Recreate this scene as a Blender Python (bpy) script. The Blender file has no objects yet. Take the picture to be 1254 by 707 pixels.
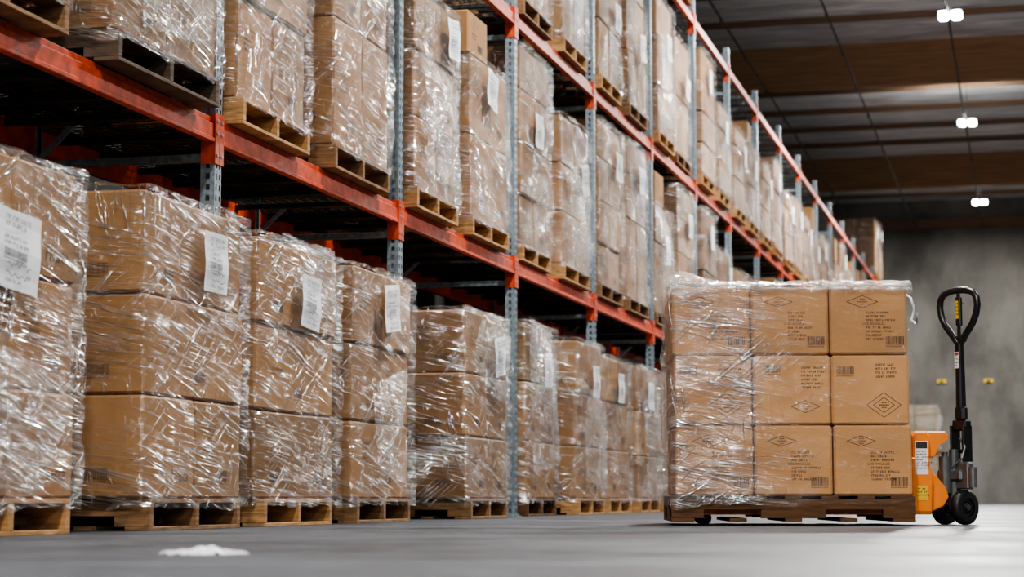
import bpy, math, random
from mathutils import Vector, Matrix, noise, Euler
random.seed(7)
SC = bpy.context.scene
COL = SC.collection
try:
    SC.view_settings.look = 'AgX - Medium High Contrast'
except Exception as ex:
    print('look', ex)

# ------------------------------------------------------------------ nodes
def newmat(name):
    m = bpy.data.materials.new(name); m.use_nodes = True
    nt = m.node_tree; nt.nodes.clear()
    out = nt.nodes.new('ShaderNodeOutputMaterial')
    return m, nt, out
def N(nt, t, **kw):
    n = nt.nodes.new(t)
    for k, v in kw.items():
        if k in n.inputs: n.inputs[k].default_value = v
        else: setattr(n, k, v)
    return n
def L(nt, a, b): nt.links.new(a, b)
def ramp(nt, fac, stops):
    r = nt.nodes.new('ShaderNodeValToRGB'); e = r.color_ramp.elements
    while len(e) < len(stops): e.new(0.5)
    for i, (p, c) in enumerate(stops):
        e[i].position = p
        e[i].color = (c, c, c, 1) if isinstance(c, (int, float)) else (*c, 1)
    L(nt, fac, r.inputs[0]); return r.outputs[0]
def coords(nt, scale=(1, 1, 1), rot=(0, 0, 0), rnd=True):
    tc = nt.nodes.new('ShaderNodeTexCoord')
    src = tc.outputs['Object']
    if rnd:
        oi = nt.nodes.new('ShaderNodeObjectInfo')
        mu = N(nt, 'ShaderNodeMath', operation='MULTIPLY'); mu.inputs[1].default_value = 37.0
        L(nt, oi.outputs['Random'], mu.inputs[0])
        ad = N(nt, 'ShaderNodeVectorMath', operation='ADD')
        L(nt, src, ad.inputs[0]); L(nt, mu.outputs[0], ad.inputs[1]); src = ad.outputs[0]
    mr = nt.nodes.new('ShaderNodeMapping'); mr.inputs['Rotation'].default_value = rot; L(nt, src, mr.inputs[0])
    mp = nt.nodes.new('ShaderNodeMapping')
    mp.inputs['Scale'].default_value = scale
    L(nt, mr.outputs[0], mp.inputs[0]); return mp.outputs[0]
def simple(name, c, rough=0.5, metal=0.0, nscale=20, var=0.12, bump=0.0, rnd=True, scale=(1,1,1), spec=0.5):
    m, nt, out = newmat(name)
    b = nt.nodes.new('ShaderNodeBsdfPrincipled')
    n = N(nt, 'ShaderNodeTexNoise', Scale=nscale, Detail=4.0)
    L(nt, coords(nt, scale=scale, rnd=rnd), n.inputs['Vector'])
    lo = tuple(max(0, x*(1-var)) for x in c); hi = tuple(min(1, x*(1+var)) for x in c)
    L(nt, ramp(nt, n.outputs[0], [(0.3, lo), (0.7, hi)]), b.inputs['Base Color'])
    b.inputs['Roughness'].default_value = rough; b.inputs['Metallic'].default_value = metal
    b.inputs['Specular IOR Level'].default_value = spec
    if bump:
        bp = N(nt, 'ShaderNodeBump', Strength=bump, Distance=0.01)
        L(nt, n.outputs[0], bp.inputs['Height']); L(nt, bp.outputs[0], b.inputs['Normal'])
    L(nt, b.outputs[0], out.inputs[0]); return m
def cardboard(name, c, lo=.66, hi=1.22):
    m, nt, out = newmat(name)
    b = nt.nodes.new('ShaderNodeBsdfPrincipled')
    n = N(nt, 'ShaderNodeTexNoise', Scale=3.0, Detail=6.0)
    L(nt, coords(nt), n.inputs['Vector'])
    n2 = N(nt, 'ShaderNodeTexNoise', Scale=60.0, Detail=2.0)
    L(nt, coords(nt, scale=(1, 1, 6)), n2.inputs['Vector'])
    col = ramp(nt, n.outputs[0], [(0.25, tuple(x*0.80 for x in c)), (0.75, tuple(x*1.12 for x in c))])
    oi = nt.nodes.new('ShaderNodeObjectInfo')
    hs = nt.nodes.new('ShaderNodeHueSaturation')
    mr = N(nt, 'ShaderNodeMapRange'); mr.inputs['To Min'].default_value = lo; mr.inputs['To Max'].default_value = hi
    L(nt, oi.outputs['Random'], mr.inputs[0]); L(nt, mr.outputs[0], hs.inputs['Value'])
    L(nt, col, hs.inputs['Color']); L(nt, hs.outputs[0], b.inputs['Base Color'])
    b.inputs['Roughness'].default_value = 0.72; b.inputs['Specular IOR Level'].default_value = 0.25
    bp = N(nt, 'ShaderNodeBump', Strength=0.25, Distance=0.006)
    ad = N(nt, 'ShaderNodeMath', operation='MULTIPLY_ADD'); ad.inputs[1].default_value = 0.15
    L(nt, n2.outputs[0], ad.inputs[0]); L(nt, n.outputs[0], ad.inputs[2])
    L(nt, ad.outputs[0], bp.inputs['Height']); L(nt, bp.outputs[0], b.inputs['Normal'])
    L(nt, b.outputs[0], out.inputs[0]); return m
def wrapmat(name, milky=0.16, gbase=0.06, gfold=0.5, grad=None, obase=0.004):
    m, nt, out = newmat(name)
    def math_(op, a, b=None, c=None):
        x = N(nt, 'ShaderNodeMath', operation=op)
        for i, q in enumerate((a, b, c)):
            if q is None: continue
            if isinstance(q, (int, float)): x.inputs[i].default_value = q
            else: L(nt, q, x.inputs[i])
        return x.outputs[0]
    def ridge(scale, rot, dist, lo=0.0, hi=0.05, det=2.0):
        n = N(nt, 'ShaderNodeTexNoise', Scale=1.0, Detail=det, Distortion=dist, Roughness=0.5)
        L(nt, coords(nt, scale=scale, rot=rot), n.inputs['Vector'])
        b = math_('ABSOLUTE', math_('SUBTRACT', n.outputs[0], 0.5))
        r = N(nt, 'ShaderNodeMapRange', interpolation_type='SMOOTHSTEP'); L(nt, b, r.inputs[0])
        r.inputs['From Min'].default_value = lo; r.inputs['From Max'].default_value = hi
        r.inputs['To Min'].default_value = 1.0; r.inputs['To Max'].default_value = 0.0
        return r.outputs[0]
    f1 = ridge((0.9, 0.9, 15), (0.26, -0.24, 0), 0.15, hi=.045)
    f2 = ridge((1.4, 1.4, 18), (-0.65, 0.60, 0), 0.15, hi=.035)
    f3 = ridge((14, 14, 1.3), (0.2, 0.16, 0), 0.3, hi=.03)
    f4 = ridge((1.2, 1.2, 52), (0.10, -0.10, 0), 0.12, hi=.06)
    big = N(nt, 'ShaderNodeTexNoise', Scale=2.6, Detail=2.5, Distortion=0.4); L(nt, coords(nt, scale=(1, 1, 1.8)), big.inputs['Vector'])
    mask2 = N(nt, 'ShaderNodeTexNoise', Scale=2.4, Detail=2.0); L(nt, coords(nt, scale=(1, 1, 1.4), rot=(1, 1, 0)), mask2.inputs['Vector'])
    mask3 = N(nt, 'ShaderNodeTexNoise', Scale=1.9, Detail=3.0); L(nt, coords(nt, scale=(1, 1, 2.2), rot=(.3, -.3, .8)), mask3.inputs['Vector'])
    fine = N(nt, 'ShaderNodeTexNoise', Scale=20.0, Detail=3.0, Distortion=0.4); L(nt, coords(nt, scale=(.5, .5, 3.0), rot=(.25, -.25, 0)), fine.inputs['Vector'])
    pa = ramp(nt, big.outputs[0], [(0.40, 0.10), (0.58, 1.0)])
    pb = ramp(nt, mask2.outputs[0], [(0.47, 0.03), (0.61, 1.0)])
    pc = ramp(nt, mask2.outputs[0], [(0.36, 1.0), (0.48, 0.02)])
    pd = ramp(nt, mask3.outputs[0], [(0.43, 0.05), (0.60, 1.0)])
    g1 = math_('MULTIPLY', f1, pa); g2 = math_('MULTIPLY', f2, pb); g3 = math_('MULTIPLY', f3, pc); g4 = math_('MULTIPLY', f4, pd)
    folds = math_('MAXIMUM', math_('MAXIMUM', g1, g2), math_('MAXIMUM', g3, g4))
    h = math_('MULTIPLY_ADD', folds, 0.5, math_('MULTIPLY_ADD', big.outputs[0], 3.2, math_('MULTIPLY', fine.outputs[0], 0.42)))
    bp = N(nt, 'ShaderNodeBump', Strength=1.0, Distance=0.02); L(nt, h, bp.inputs['Height'])
    fp = ramp(nt, fine.outputs[0], [(0.38, 0.25), (0.60, 1.0)])
    fl = math_('MULTIPLY', folds, fp)
    opo = math_('MULTIPLY_ADD', fl, milky, obase)
    glo = math_('MULTIPLY_ADD', fl, gfold, gbase)
    if grad:
        tc = nt.nodes.new('ShaderNodeTexCoord'); sx = nt.nodes.new('ShaderNodeSeparateXYZ'); L(nt, tc.outputs['Object'], sx.inputs[0])
        ax = math_('MULTIPLY_ADD', big.outputs[0], 0.40, sx.outputs[0])
        g = ramp(nt, math_('ADD', ax, 0.5), [(0.46, 1.0), (0.57, 0.32), (0.76, 0.18), (0.96, 0.08)])
        az = math_('MULTIPLY_ADD', big.outputs[0], 0.05, sx.outputs[2])
        g2_ = N(nt, 'ShaderNodeMapRange'); L(nt, az, g2_.inputs[0])
        g2_.inputs['From Min'].default_value = grad-0.055; g2_.inputs['From Max'].default_value = grad-0.02
        mg = math_('MAXIMUM', g, g2_.outputs[0])
        opo = math_('MULTIPLY', opo, mg); glo = math_('MULTIPLY', glo, mg)
    tr = N(nt, 'ShaderNodeBsdfTransparent'); tr.inputs[0].default_value = (0.99, 0.99, 0.99, 1)
    df = N(nt, 'ShaderNodeBsdfDiffuse'); df.inputs[0].default_value = (0.85, 0.87, 0.90, 1); L(nt, bp.outputs[0], df.inputs['Normal'])
    gl = N(nt, 'ShaderNodeBsdfGlossy'); gl.inputs['Roughness'].default_value = 0.12; gl.inputs[0].default_value = (1, 1, 1, 1); L(nt, bp.outputs[0], gl.inputs['Normal'])
    m1 = nt.nodes.new('ShaderNodeMixShader'); L(nt, opo, m1.inputs[0]); L(nt, tr.outputs[0], m1.inputs[1]); L(nt, df.outputs[0], m1.inputs[2])
    m2 = nt.nodes.new('ShaderNodeMixShader'); L(nt, glo, m2.inputs[0])
    L(nt, m1.outputs[0], m2.inputs[1]); L(nt, gl.outputs[0], m2.inputs[2])
    L(nt, m2.outputs[0], out.inputs[0]); return m
def emis(name, c, s):
    m, nt, out = newmat(name)
    e = N(nt, 'ShaderNodeEmission', Strength=s); e.inputs[0].default_value = (*c, 1)
    L(nt, e.outputs[0], out.inputs[0]); return m

M_CARD = cardboard('cardboard_tan', (0.285, 0.152, 0.064))
M_CARD2 = cardboard('cardboard_warm', (0.56, 0.285, 0.115), .84, 1.1)
M_CARD3 = cardboard('cardboard_pale', (0.55, 0.46, 0.34))
M_INK = simple('printing_ink', (0.065, 0.036, 0.022), 0.7)
M_INKD = simple('decal_ink', (0.02, 0.02, 0.02), 0.6)
M_TAPE = simple('packing_tape', (0.30, 0.165, 0.08), 0.3)
M_WOODL = simple('pallet_pine', (0.38, 0.205, 0.08), 0.75, nscale=9, var=0.4, bump=0.4, scale=(1, 1, 6))
M_WOODM = simple('pallet_aged', (0.20, 0.105, 0.045), 0.8, nscale=9, var=0.4, bump=0.4, scale=(1, 1, 6))
M_WOODD = simple('pallet_dark_shaded', (0.10, 0.043, 0.014), 0.8, nscale=9, var=0.4, bump=0.4, scale=(1, 1, 6))  # dark brown wood, lowered further for the shade under the jack's load
M_WOODB = simple('pallet_weathered', (0.08, 0.052, 0.033), 0.8, nscale=9, var=0.4, bump=0.4, scale=(1, 1, 6))
M_WRAP = wrapmat('stretch_film', 0.20, 0.045, 0.64)
M_LOOSE = wrapmat('loose_film', 0.30, 0.08, 0.62, obase=0.025)
M_WRAPJ = wrapmat('stretch_film_partial', 0.46, 0.12, 0.78, grad=1.27, obase=0.045)
M_PAPER = simple('white_paper', (0.8, 0.81, 0.84), 0.6, var=0.04)
M_INKB = simple('pen_ink', (0.07, 0.07, 0.10), 0.6)
M_RED = simple('beam_red_orange', (0.50, 0.06, 0.017), 0.45, nscale=14, var=0.38)
M_GALV = simple('galvanised_steel', (0.26, 0.32, 0.365), 0.42, metal=0.55, nscale=35, var=0.3)
M_WIRE = simple('dark_steel_wire', (0.05, 0.053, 0.055), 0.5, metal=0.5)
M_ORANGE = simple('jack_orange', (0.85, 0.23, 0.005), 0.4, var=0.06)
M_BLACK = simple('black_rubber', (0.010, 0.010, 0.011), 0.5)
M_BLACKP = simple('black_paint', (0.008, 0.008, 0.009), 0.3)
M_STEEL = simple('machined_steel', (0.19, 0.195, 0.2), 0.35, metal=0.7)
M_YEL = simple('yellow_sticker', (0.75, 0.48, 0.03), 0.5)
M_GLU = simple('glulam_timber', (0.36, 0.205, 0.105), 0.7, nscale=3, var=0.3, rnd=True, scale=(0.3, 4, 10))
M_GLU2 = simple('purlin_timber', (0.18, 0.11, 0.065), 0.75, nscale=3, var=0.25, rnd=True, scale=(0.3, 4, 10))
M_PIPE = simple('dark_pipe', (0.03, 0.03, 0.032), 0.5)
M_LED = emis('led_panel', (1.0, 0.98, 0.95), 60)

# ------------------------------------------------------------------ mesh builder
class MB:
    def __init__(s): s.v = []; s.f = []; s.m = []
    def add(s, vs, fs, mat=0, center=None):
        o = len(s.v); s.v += [tuple(p) for p in vs]
        for f in fs:
            if center is not None:
                a, b, c = (Vector(vs[f[0]]), Vector(vs[f[1]]), Vector(vs[f[2]]))
                n = (b-a).cross(c-a)
                mid = sum((Vector(vs[i]) for i in f), Vector())/len(f)
                if n.dot(mid-center) < 0: f = f[::-1]
            s.f.append([i+o for i in f]); s.m.append(mat)
    def cbox(s, x0, x1, y0, y1, z0, z1, ch=0.004, mat=0, M=None):
        lo = (x0, y0, z0); hi = (x1, y1, z1); V = []; idx = {}
        for sx in (0, 1):
            for sy in (0, 1):
                for sz in (0, 1):
                    sg = (sx, sy, sz)
                    for a in range(3):
                        p = []
                        for k in range(3):
                            base = hi[k] if sg[k] else lo[k]
                            if k != a: base += -ch if sg[k] else ch
                            p.append(base)
                        idx[(sg, a)] = len(V); V.append(Vector(p))
        F = []
        for a in range(3):
            b, c = [k for k in range(3) if k != a]
            for sgn in (0, 1):
                q = []
                for (i, j) in ((0, 0), (1, 0), (1, 1), (0, 1)):
                    t = [0, 0, 0]; t[a] = sgn; t[b] = i; t[c] = j; q.append(idx[(tuple(t), a)])
                F.append(q)
            for i in (0, 1):
                for j in (0, 1):
                    t0 = [0, 0, 0]; t0[b] = i; t0[c] = j; t1 = list(t0); t1[a] = 1
                    F.append([idx[(tuple(t0), b)], idx[(tuple(t1), b)], idx[(tuple(t1), c)], idx[(tuple(t0), c)]])
        for sx in (0, 1):
            for sy in (0, 1):
                for sz in (0, 1): F.append([idx[((sx, sy, sz), a)] for a in range(3)])
        c = Vector(((x0+x1)/2, (y0+y1)/2, (z0+z1)/2))
        if M is not None: V = [M @ p for p in V]; c = M @ c
        s.add(V, F, mat, c)
    def cyl(s, p0, p1, r, n=16, mat=0, r2=None, caps=True):
        p0 = Vector(p0); p1 = Vector(p1); r2 = r if r2 is None else r2
        d = (p1-p0).normalized(); a = d.orthogonal().normalized(); b = d.cross(a)
        V = []; F = []
        for i in range(n):
            t = 2*math.pi*i/n; o = a*math.cos(t)+b*math.sin(t)
            V += [p0+o*r, p1+o*r2]
        for i in range(n):
            j = (i+1) % n; F.append([2*i, 2*j, 2*j+1, 2*i+1])
        if caps: F.append([2*i for i in range(n)]); F.append([2*i+1 for i in range(n)])
        s.add(V, F, mat, (p0+p1)/2)
    def tube(s, path, r, n=10, mat=0, closed=False):
        P = [Vector(p) for p in path]; m = len(P); V = []; F = []; up = None
        for i, p in enumerate(P):
            q0 = P[(i-1) % m] if (closed or i > 0) else p
            q1 = P[(i+1) % m] if (closed or i < m-1) else p
            d = (q1-q0).normalized()
            if up is None: up = d.orthogonal().normalized()
            up = (up-d*up.dot(d)).normalized(); b = d.cross(up)
            rr = r[i] if isinstance(r, (list, tuple)) else r
            for k in range(n):
                t = 2*math.pi*k/n; V.append(p+(up*math.cos(t)+b*math.sin(t))*rr)
        for i in range(m if closed else m-1):
            j = (i+1) % m
            for k in range(n):
                l = (k+1) % n; F.append([i*n+k, i*n+l, j*n+l, j*n+k])
        if not closed: F.append(list(range(n))[::-1]); F.append([(m-1)*n+k for k in range(n)])
        s.add(V, F, mat)
    def lathe(s, prof, c, axis, n=28, mat=0):
        axis = Vector(axis).normalized(); a = axis.orthogonal().normalized(); b = axis.cross(a); c = Vector(c)
        V = []; F = []; m = len(prof)
        for i in range(n):
            t = 2*math.pi*i/n; o = a*math.cos(t)+b*math.sin(t)
            for (h, r) in prof: V.append(c+axis*h+o*r)
        for i in range(n):
            j = (i+1) % n
            for k in range(m-1): F.append([i*m+k, j*m+k, j*m+k+1, i*m+k+1])
        s.add(V, F, mat)
    def quad(s, o, u, v, x0, x1, y0, y1, mat=1):
        s.add([o+u*x0+v*y0, o+u*x1+v*y0, o+u*x1+v*y1, o+u*x0+v*y1], [[0, 1, 2, 3]], mat)
    def line(s, o, u, v, a, b, w, mat=1):
        ax, ay = a; bx, by = b; dx, dy = bx-ax, by-ay; l = math.hypot(dx, dy) or 1e-6
        nx, ny = -dy/l*w/2, dx/l*w/2
        s.add([o+u*(ax+nx)+v*(ay+ny), o+u*(bx+nx)+v*(by+ny), o+u*(bx-nx)+v*(by-ny), o+u*(ax-nx)+v*(ay-ny)], [[0, 1, 2, 3]], mat)
    def mesh(s, name, mats, smooth=False):
        me = bpy.data.meshes.new(name); me.from_pydata(s.v, [], s.f)
        for m in mats: me.materials.append(m)
        me.polygons.foreach_set('material_index', s.m)
        if smooth: me.polygons.foreach_set('use_smooth', [True]*len(me.polygons))
        me.update(); return me
def obj(name, mesh, loc=(0, 0, 0), rot=(0, 0, 0), parent=None, **props):
    o = bpy.data.objects.new(name, mesh); COL.objects.link(o)
    if parent: o.parent = parent
    o.location = loc; o.rotation_euler = rot
    for k, v in props.items(): o[k] = v
    return o
def thing(name, label, category, loc=(0, 0, 0), rot=(0, 0, 0), group=None, mesh=None):
    o = obj(name, mesh, loc, rot); o['label'] = label; o['category'] = category
    if group: o['group'] = group
    if mesh is None: o.empty_display_size = 0.2
    return o
_tc = {}
def textgeo(txt, shear=0.0):
    k = (txt, shear)
    if k not in _tc:
        cu = bpy.data.curves.new('t', 'FONT'); cu.body = txt; cu.size = 1; cu.resolution_u = 2; cu.shear = shear
        o = bpy.data.objects.new('t', cu); COL.objects.link(o)
        dg = bpy.context.evaluated_depsgraph_get(); me = o.evaluated_get(dg).to_mesh()
        vs = [(v.co.x, v.co.y) for v in me.vertices]; fs = [list(p.vertices) for p in me.polygons]
        o.evaluated_get(dg).to_mesh_clear(); bpy.data.objects.remove(o); bpy.data.curves.remove(cu)
        _tc[k] = (vs, fs)
    return _tc[k]
def put_text(mb, txt, o, u, v, x, y, size, mat=1, shear=0.0):
    vs, fs = textgeo(txt, shear)
    mb.add([o+u*(x+a*size)+v*(y+b*size) for a, b in vs], fs, mat)

# ------------------------------------------------------------------ prints
def barcode(mb, o, u, v, x, y, w, h, rr):
    t = x
    while t < x+w:
        b = rr.choice([0.0018, 0.0026, 0.0045]); mb.quad(o, u, v, t, t+b, y, y+h); t += b+rr.choice([0.0018, 0.003])
    for k in range(10): mb.quad(o, u, v, x+k*w/10, x+k*w/10+w*0.05, y-0.012, y-0.005)
def diamond(mb, o, u, v, x, y, w, h):
    P = [(x-w/2, y), (x, y+h/2), (x+w/2, y), (x, y-h/2)]
    for i in range(4): mb.line(o, u, v, P[i], P[(i+1) % 4], 0.0032)
    for dy, ww in ((0.013, 0.022), (0.0, 0.05), (-0.013, 0.022)):
        t = -ww/2
        while t < ww/2: mb.quad(o, u, v, x+t, x+t+0.0055, y+dy-0.0035, y+dy+0.0035); t += 0.009
def lines(mb, o, u, v, x, y, w, n, pitch, rr, hgt=0.011):
    for i in range(n):
        yy = y-i*pitch; t = x; e = x+w*rr.uniform(0.55, 1)
        while t < e:
            for k in range(rr.randint(2, 7)):
                cw = rr.choice([0.005, 0.006, 0.007])
                q = rr.random()
                if q < 0.4:
                    mb.quad(o, u, v, t, t+0.003, yy, yy+hgt); mb.quad(o, u, v, t, t+cw, yy+hgt-0.003, yy+hgt)
                elif q < 0.7:
                    mb.quad(o, u, v, t, t+0.0026, yy, yy+hgt); mb.quad(o, u, v, t+cw-0.0024, t+cw, yy, yy+hgt); mb.quad(o, u, v, t, t+cw, yy+hgt/2-0.001, yy+hgt/2+0.0015)
                else:
                    mb.quad(o, u, v, t, t+cw, yy, yy+0.003); mb.quad(o, u, v, t+cw/2-.0013, t+cw/2+.0015, yy, yy+hgt)
                t += cw+0.003
            t += 0.008
def face_print(mb, o, u, v, w, h, kind, rr):
    if kind in ('load', 'load_c'):
        if kind == 'load': diamond(mb, o, u, v, -0.03, h*0.27, 0.165, 0.065)
        else: diamond(mb, o, u, v, -0.06, h*0.27, 0.15, 0.055)
        lines(mb, o, u, v, -0.01, 0.035, 0.12, 3, 0.02, rr)
        put_text(mb, 'LOS ANGELES', o, u, v, -0.03, -0.025, 0.019)
        lines(mb, o, u, v, -0.01, -0.045, 0.11, 4, 0.02, rr)
        barcode(mb, o, u, v, w*0.22, -h*0.36, 0.09, 0.045, rr)
    elif kind == 'load_b':
        diamond(mb, o, u, v, 0.07, -h*0.22, 0.18, 0.13)
        diamond(mb, o, u, v, 0.07, -h*0.22, 0.11, 0.08)
        lines(mb, o, u, v, 0.03, h*0.34, 0.13, 4, 0.021, rr)
        barcode(mb, o, u, v, -w*0.42, h*0.22, 0.09, 0.04, rr)
    elif kind == 'load_d':
        diamond(mb, o, u, v, 0.07, -h*0.24, 0.15, 0.065)
        lines(mb, o, u, v, 0.05, h*0.30, 0.11, 6, 0.021, rr)
        barcode(mb, o, u, v, -w*0.36, h*0.24, 0.09, 0.04, rr)
    elif kind == 'fiesta':
        put_text(mb, 'Fiesta', o, u, v, w*0.5-0.27, -h*0.33, 0.085, shear=0.25)
        if w > 0.8: barcode(mb, o, u, v, -w*0.30, -h*0.33, 0.11, 0.05, rr)
        if w > 0.8: diamond(mb, o, u, v, -w*0.25, h*0.2, 0.17, 0.10)
    elif kind == 'code':
        barcode(mb, o, u, v, -w*0.02, -h*0.32, 0.12, 0.05, rr)
        diamond(mb, o, u, v, -w*0.2, h*0.22, 0.18, 0.10)
        lines(mb, o, u, v, -w*0.3, -h*0.02, 0.14, 2, 0.026, rr, .012)
    elif kind == 'text':
        lines(mb, o, u, v, -w*0.3, h*0.2, 0.16, 5, 0.028, rr, 0.013)
        barcode(mb, o, u, v, w*0.1, -h*0.3, 0.1, 0.045, rr)
_bc = {}
def box_mesh(sx, sy, sz, px, py, seed, card=0):
    k = (round(sx, 3), round(sy, 3), round(sz, 3), px, py, seed, card)
    if k in _bc: return _bc[k]
    rr = random.Random(seed*13+int(sx*1000)+int(sz*100))
    mb = MB(); g = 0.006 if card == 0 else 0.0042
    mb.cbox(-sx/2+g, sx/2-g, -sy/2+g, sy/2-g, 0.001, sz-g, 0.011, 0)
    e = 0.0009
    t = 0.03
    mb.cbox(-t, t, -sy/2+g+.012, sy/2-g-.012, sz-g-.001, sz-g+.0005, 0.0005, 2)
    if px: face_print(mb, Vector((sx/2-g+e, 0, sz/2)), Vector((0, 1, 0)), Vector((0, 0, 1)), sy, sz, px, rr)
    if py: face_print(mb, Vector((0, -sy/2+g-e, sz/2)), Vector((1, 0, 0)), Vector((0, 0, 1)), sx, sz, py, rr)
    me = mb.mesh('cardboard_box', [(M_CARD, M_CARD2)[card], M_INK, M_TAPE]); _bc[k] = me; return me

_pc = {}
def pallet_geo(mb, wx, wy, h, mat=0, simple_=False):
    bt = 0.018; sw = 0.04
    for yc in (-wy/2+sw/2, 0, wy/2-sw/2):
        if simple_: mb.cbox(-wx/2, wx/2, yc-sw/2, yc+sw/2, bt, h-bt, 0.002, mat); continue
        z1 = h-bt; zn = bt+0.045
        mb.cbox(-wx/2, wx/2, yc-sw/2, yc+sw/2, zn, z1, 0.002, mat)
        for a, b in ((-wx/2, -wx/2+0.17), (-0.17, 0.17), (wx/2-0.17, wx/2)):
            mb.cbox(a, b, yc-sw/2+.0005, yc+sw/2-.0005, bt, zn+0.002, 0.002, mat)
    n = 7
    for i in range(n):
        w = 0.09 if 0 < i < n-1 else 0.13
        c = -wx/2+0.065+(wx-0.13)*i/(n-1)
        mb.cbox(c-w/2, c+w/2, -wy/2-0.002, wy/2+0.002, h-bt, h, 0.002, mat)
    for i in range(5):
        w = 0.09 if 0 < i < 4 else 0.12; c = -wx/2+0.06+(wx-0.12)*i/4
        mb.cbox(c-w/2, c+w/2, -wy/2, wy/2, 0, bt, 0.002, mat)
def pallet_mesh(wx, wy, h, mat):
    k = (round(wx, 2), round(wy, 2), round(h, 3), mat.name)
    if k not in _pc:
        mb = MB(); pallet_geo(mb, wx, wy, h); _pc[k] = mb.mesh('wooden_pallet', [mat])
    return _pc[k]

def wrap_geo(mb, wx, wy, z0, z1, seed, mat=0, ns=18, nr=30, amp=0.014, peak=0.03, cx=0, cy=0, off=0.012):
    r = 0.025; hx = wx/2+off; hy = wy/2+off; pts = []
    cs = [(hx-r, hy-r, 0), (-hx+r, hy-r, 90), (-hx+r, -hy+r, 180), (hx-r, -hy+r, 270)]
    for ci, (ax, ay, a0) in enumerate(cs):
        for t in (0, 30, 60, 90):
            an = math.radians(a0+t); pts.append((ax+r*math.cos(an), ay+r*math.sin(an), math.cos(an), math.sin(an)))
        nx_, ny_, na = cs[(ci+1) % 4]
        an = math.radians(a0+90); p = (ax+r*math.cos(an), ay+r*math.sin(an)); q = (nx_+r*math.cos(an), ny_+r*math.sin(an))
        for i in range(1, ns):
            f = i/ns; pts.append((p[0]*(1-f)+q[0]*f, p[1]*(1-f)+q[1]*f, math.cos(an), math.sin(an)))
    V = []; n = len(pts); sd = Vector((seed*3.1, seed*1.7, seed*0.9))
    rows = []
    for j in range(nr+1): rows.append((z0+(z1-z0)*j/nr, 0.0, 1.0))
    rows += [(z1+0.012, 0.008, .6), (z1+0.016, 0.035, .3), (z1+0.012, 0.08, .2)]
    for (z, inn, fa) in rows:
        for (x, y, a, b) in pts:
            w = Vector((x, y, z))
            q = Vector((x*3+z*2.0, y*3+z*2.0, z*7))+sd; q2 = Vector((x*9-z*3, y*9-z*3, z*2.2))-sd
            d = abs(noise.noise(q))*amp*1.2+abs(noise.noise(q2))*amp
            d = (d+0.001)*fa
            zz = z
            if z > z1-0.001: zz = z+max(0, noise.noise(w*5+sd))*peak
            if z < z0+0.001: zz = z-abs(noise.noise(w*6+sd))*0.05
            V.append((cx+x+a*(d-inn*(1+noise.noise(w*7+sd))), cy+y+b*(d-inn*(1+noise.noise(w*7-sd))), zz))
    F = []
    for j in range(len(rows)-1):
        for i in range(n):
            k = (i+1) % n; F.append([j*n+i, j*n+k, (j+1)*n+k, (j+1)*n+i])
    mb.add(V, F, mat)
_wc = {}
def wrap_mesh(wx, wy, z0, z1, seed, mat=None, **kw):
    k = (round(wx, 2), round(wy, 2), round(z0, 2), round(z1, 2), seed)
    if k not in _wc:
        mb = MB(); wrap_geo(mb, wx, wy, z0, z1, seed, **kw); _wc[k] = mb.mesh('stretch_wrap', [mat or M_WRAP], True)
    return _wc[k]
def flap_mesh(seed, corners, bulge=.06, n=18):
    P = [Vector(c) for c in corners]; mb = MB(); V = []; F = []
    for j in range(n+1):
        for i in range(n+1):
            s, t = i/n, j/n
            p = P[0]*(1-s)*(1-t)+P[1]*s*(1-t)+P[2]*s*t+P[3]*(1-s)*t
            w = Vector((s*3, t*3, seed*2.7))
            p = p+Vector((bulge*math.sin(math.pi*min(1, s*1.15))*math.sin(math.pi*t*.9+.2)+.022*abs(noise.noise(w*2.2)), .02*noise.noise(w*1.7), .02*noise.noise(w*2.1+Vector((5, 5, 5)))))
            V.append(p)
    for j in range(n):
        for i in range(n): a = j*(n+1)+i; F.append([a, a+1, a+n+2, a+n+1])
    mb.add(V, F); return mb.mesh('loose_film_flap', [M_LOOSE], True)
def label_mesh(seed, w=0.28, h=0.28):
    rr = random.Random(seed); mb = MB(); n = 6
    V = []; F = []
    for j in range(n+1):
        for i in range(n+1):
            y = -w/2+w*i/n; z = -h/2+h*j/n
            V.append((0.006*math.sin(i*1.1+seed)+0.004*math.cos(j*1.3+seed), y, z))
    for j in range(n):
        for i in range(n):
            a = j*(n+1)+i; F.append([a, a+1, a+n+2, a+n+1])
    mb.add(V, F, 0)
    o = Vector((0.0125, 0, 0)); u = Vector((0, 1, 0)); v = Vector((0, 0, 1))
    lines(mb, o, u, v, -w*0.38, h*0.34, w*0.75, 2, 0.026, rr, 0.018)
    lines(mb, o, u, v, -w*0.38, h*0.10, w*0.75, 2, 0.022, rr, 0.013)
    barcode(mb, o, u, v, -w*0.36, -h*0.12, w*0.5, 0.03, rr)
    for r in range(2):
        x = -w*0.3; y = -h*(0.2+0.12*r); p = (x, y)
        for k in range(14):
            q = (x+w*0.55*(k+1)/14, y+rr.uniform(-0.014, 0.014)); mb.line(o, u, v, p, q, 0.0034); p = q
    lines(mb, o, u, v, -w*0.3, -h*0.44, w*0.6, 1, 0.02, rr, 0.012)
    return mb.mesh('shipping_label', [M_PAPER, M_INKB])
LABELS = [label_mesh(i) for i in range(4)]
LABEL_WIDE = label_mesh(9, .34, .30)

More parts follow.
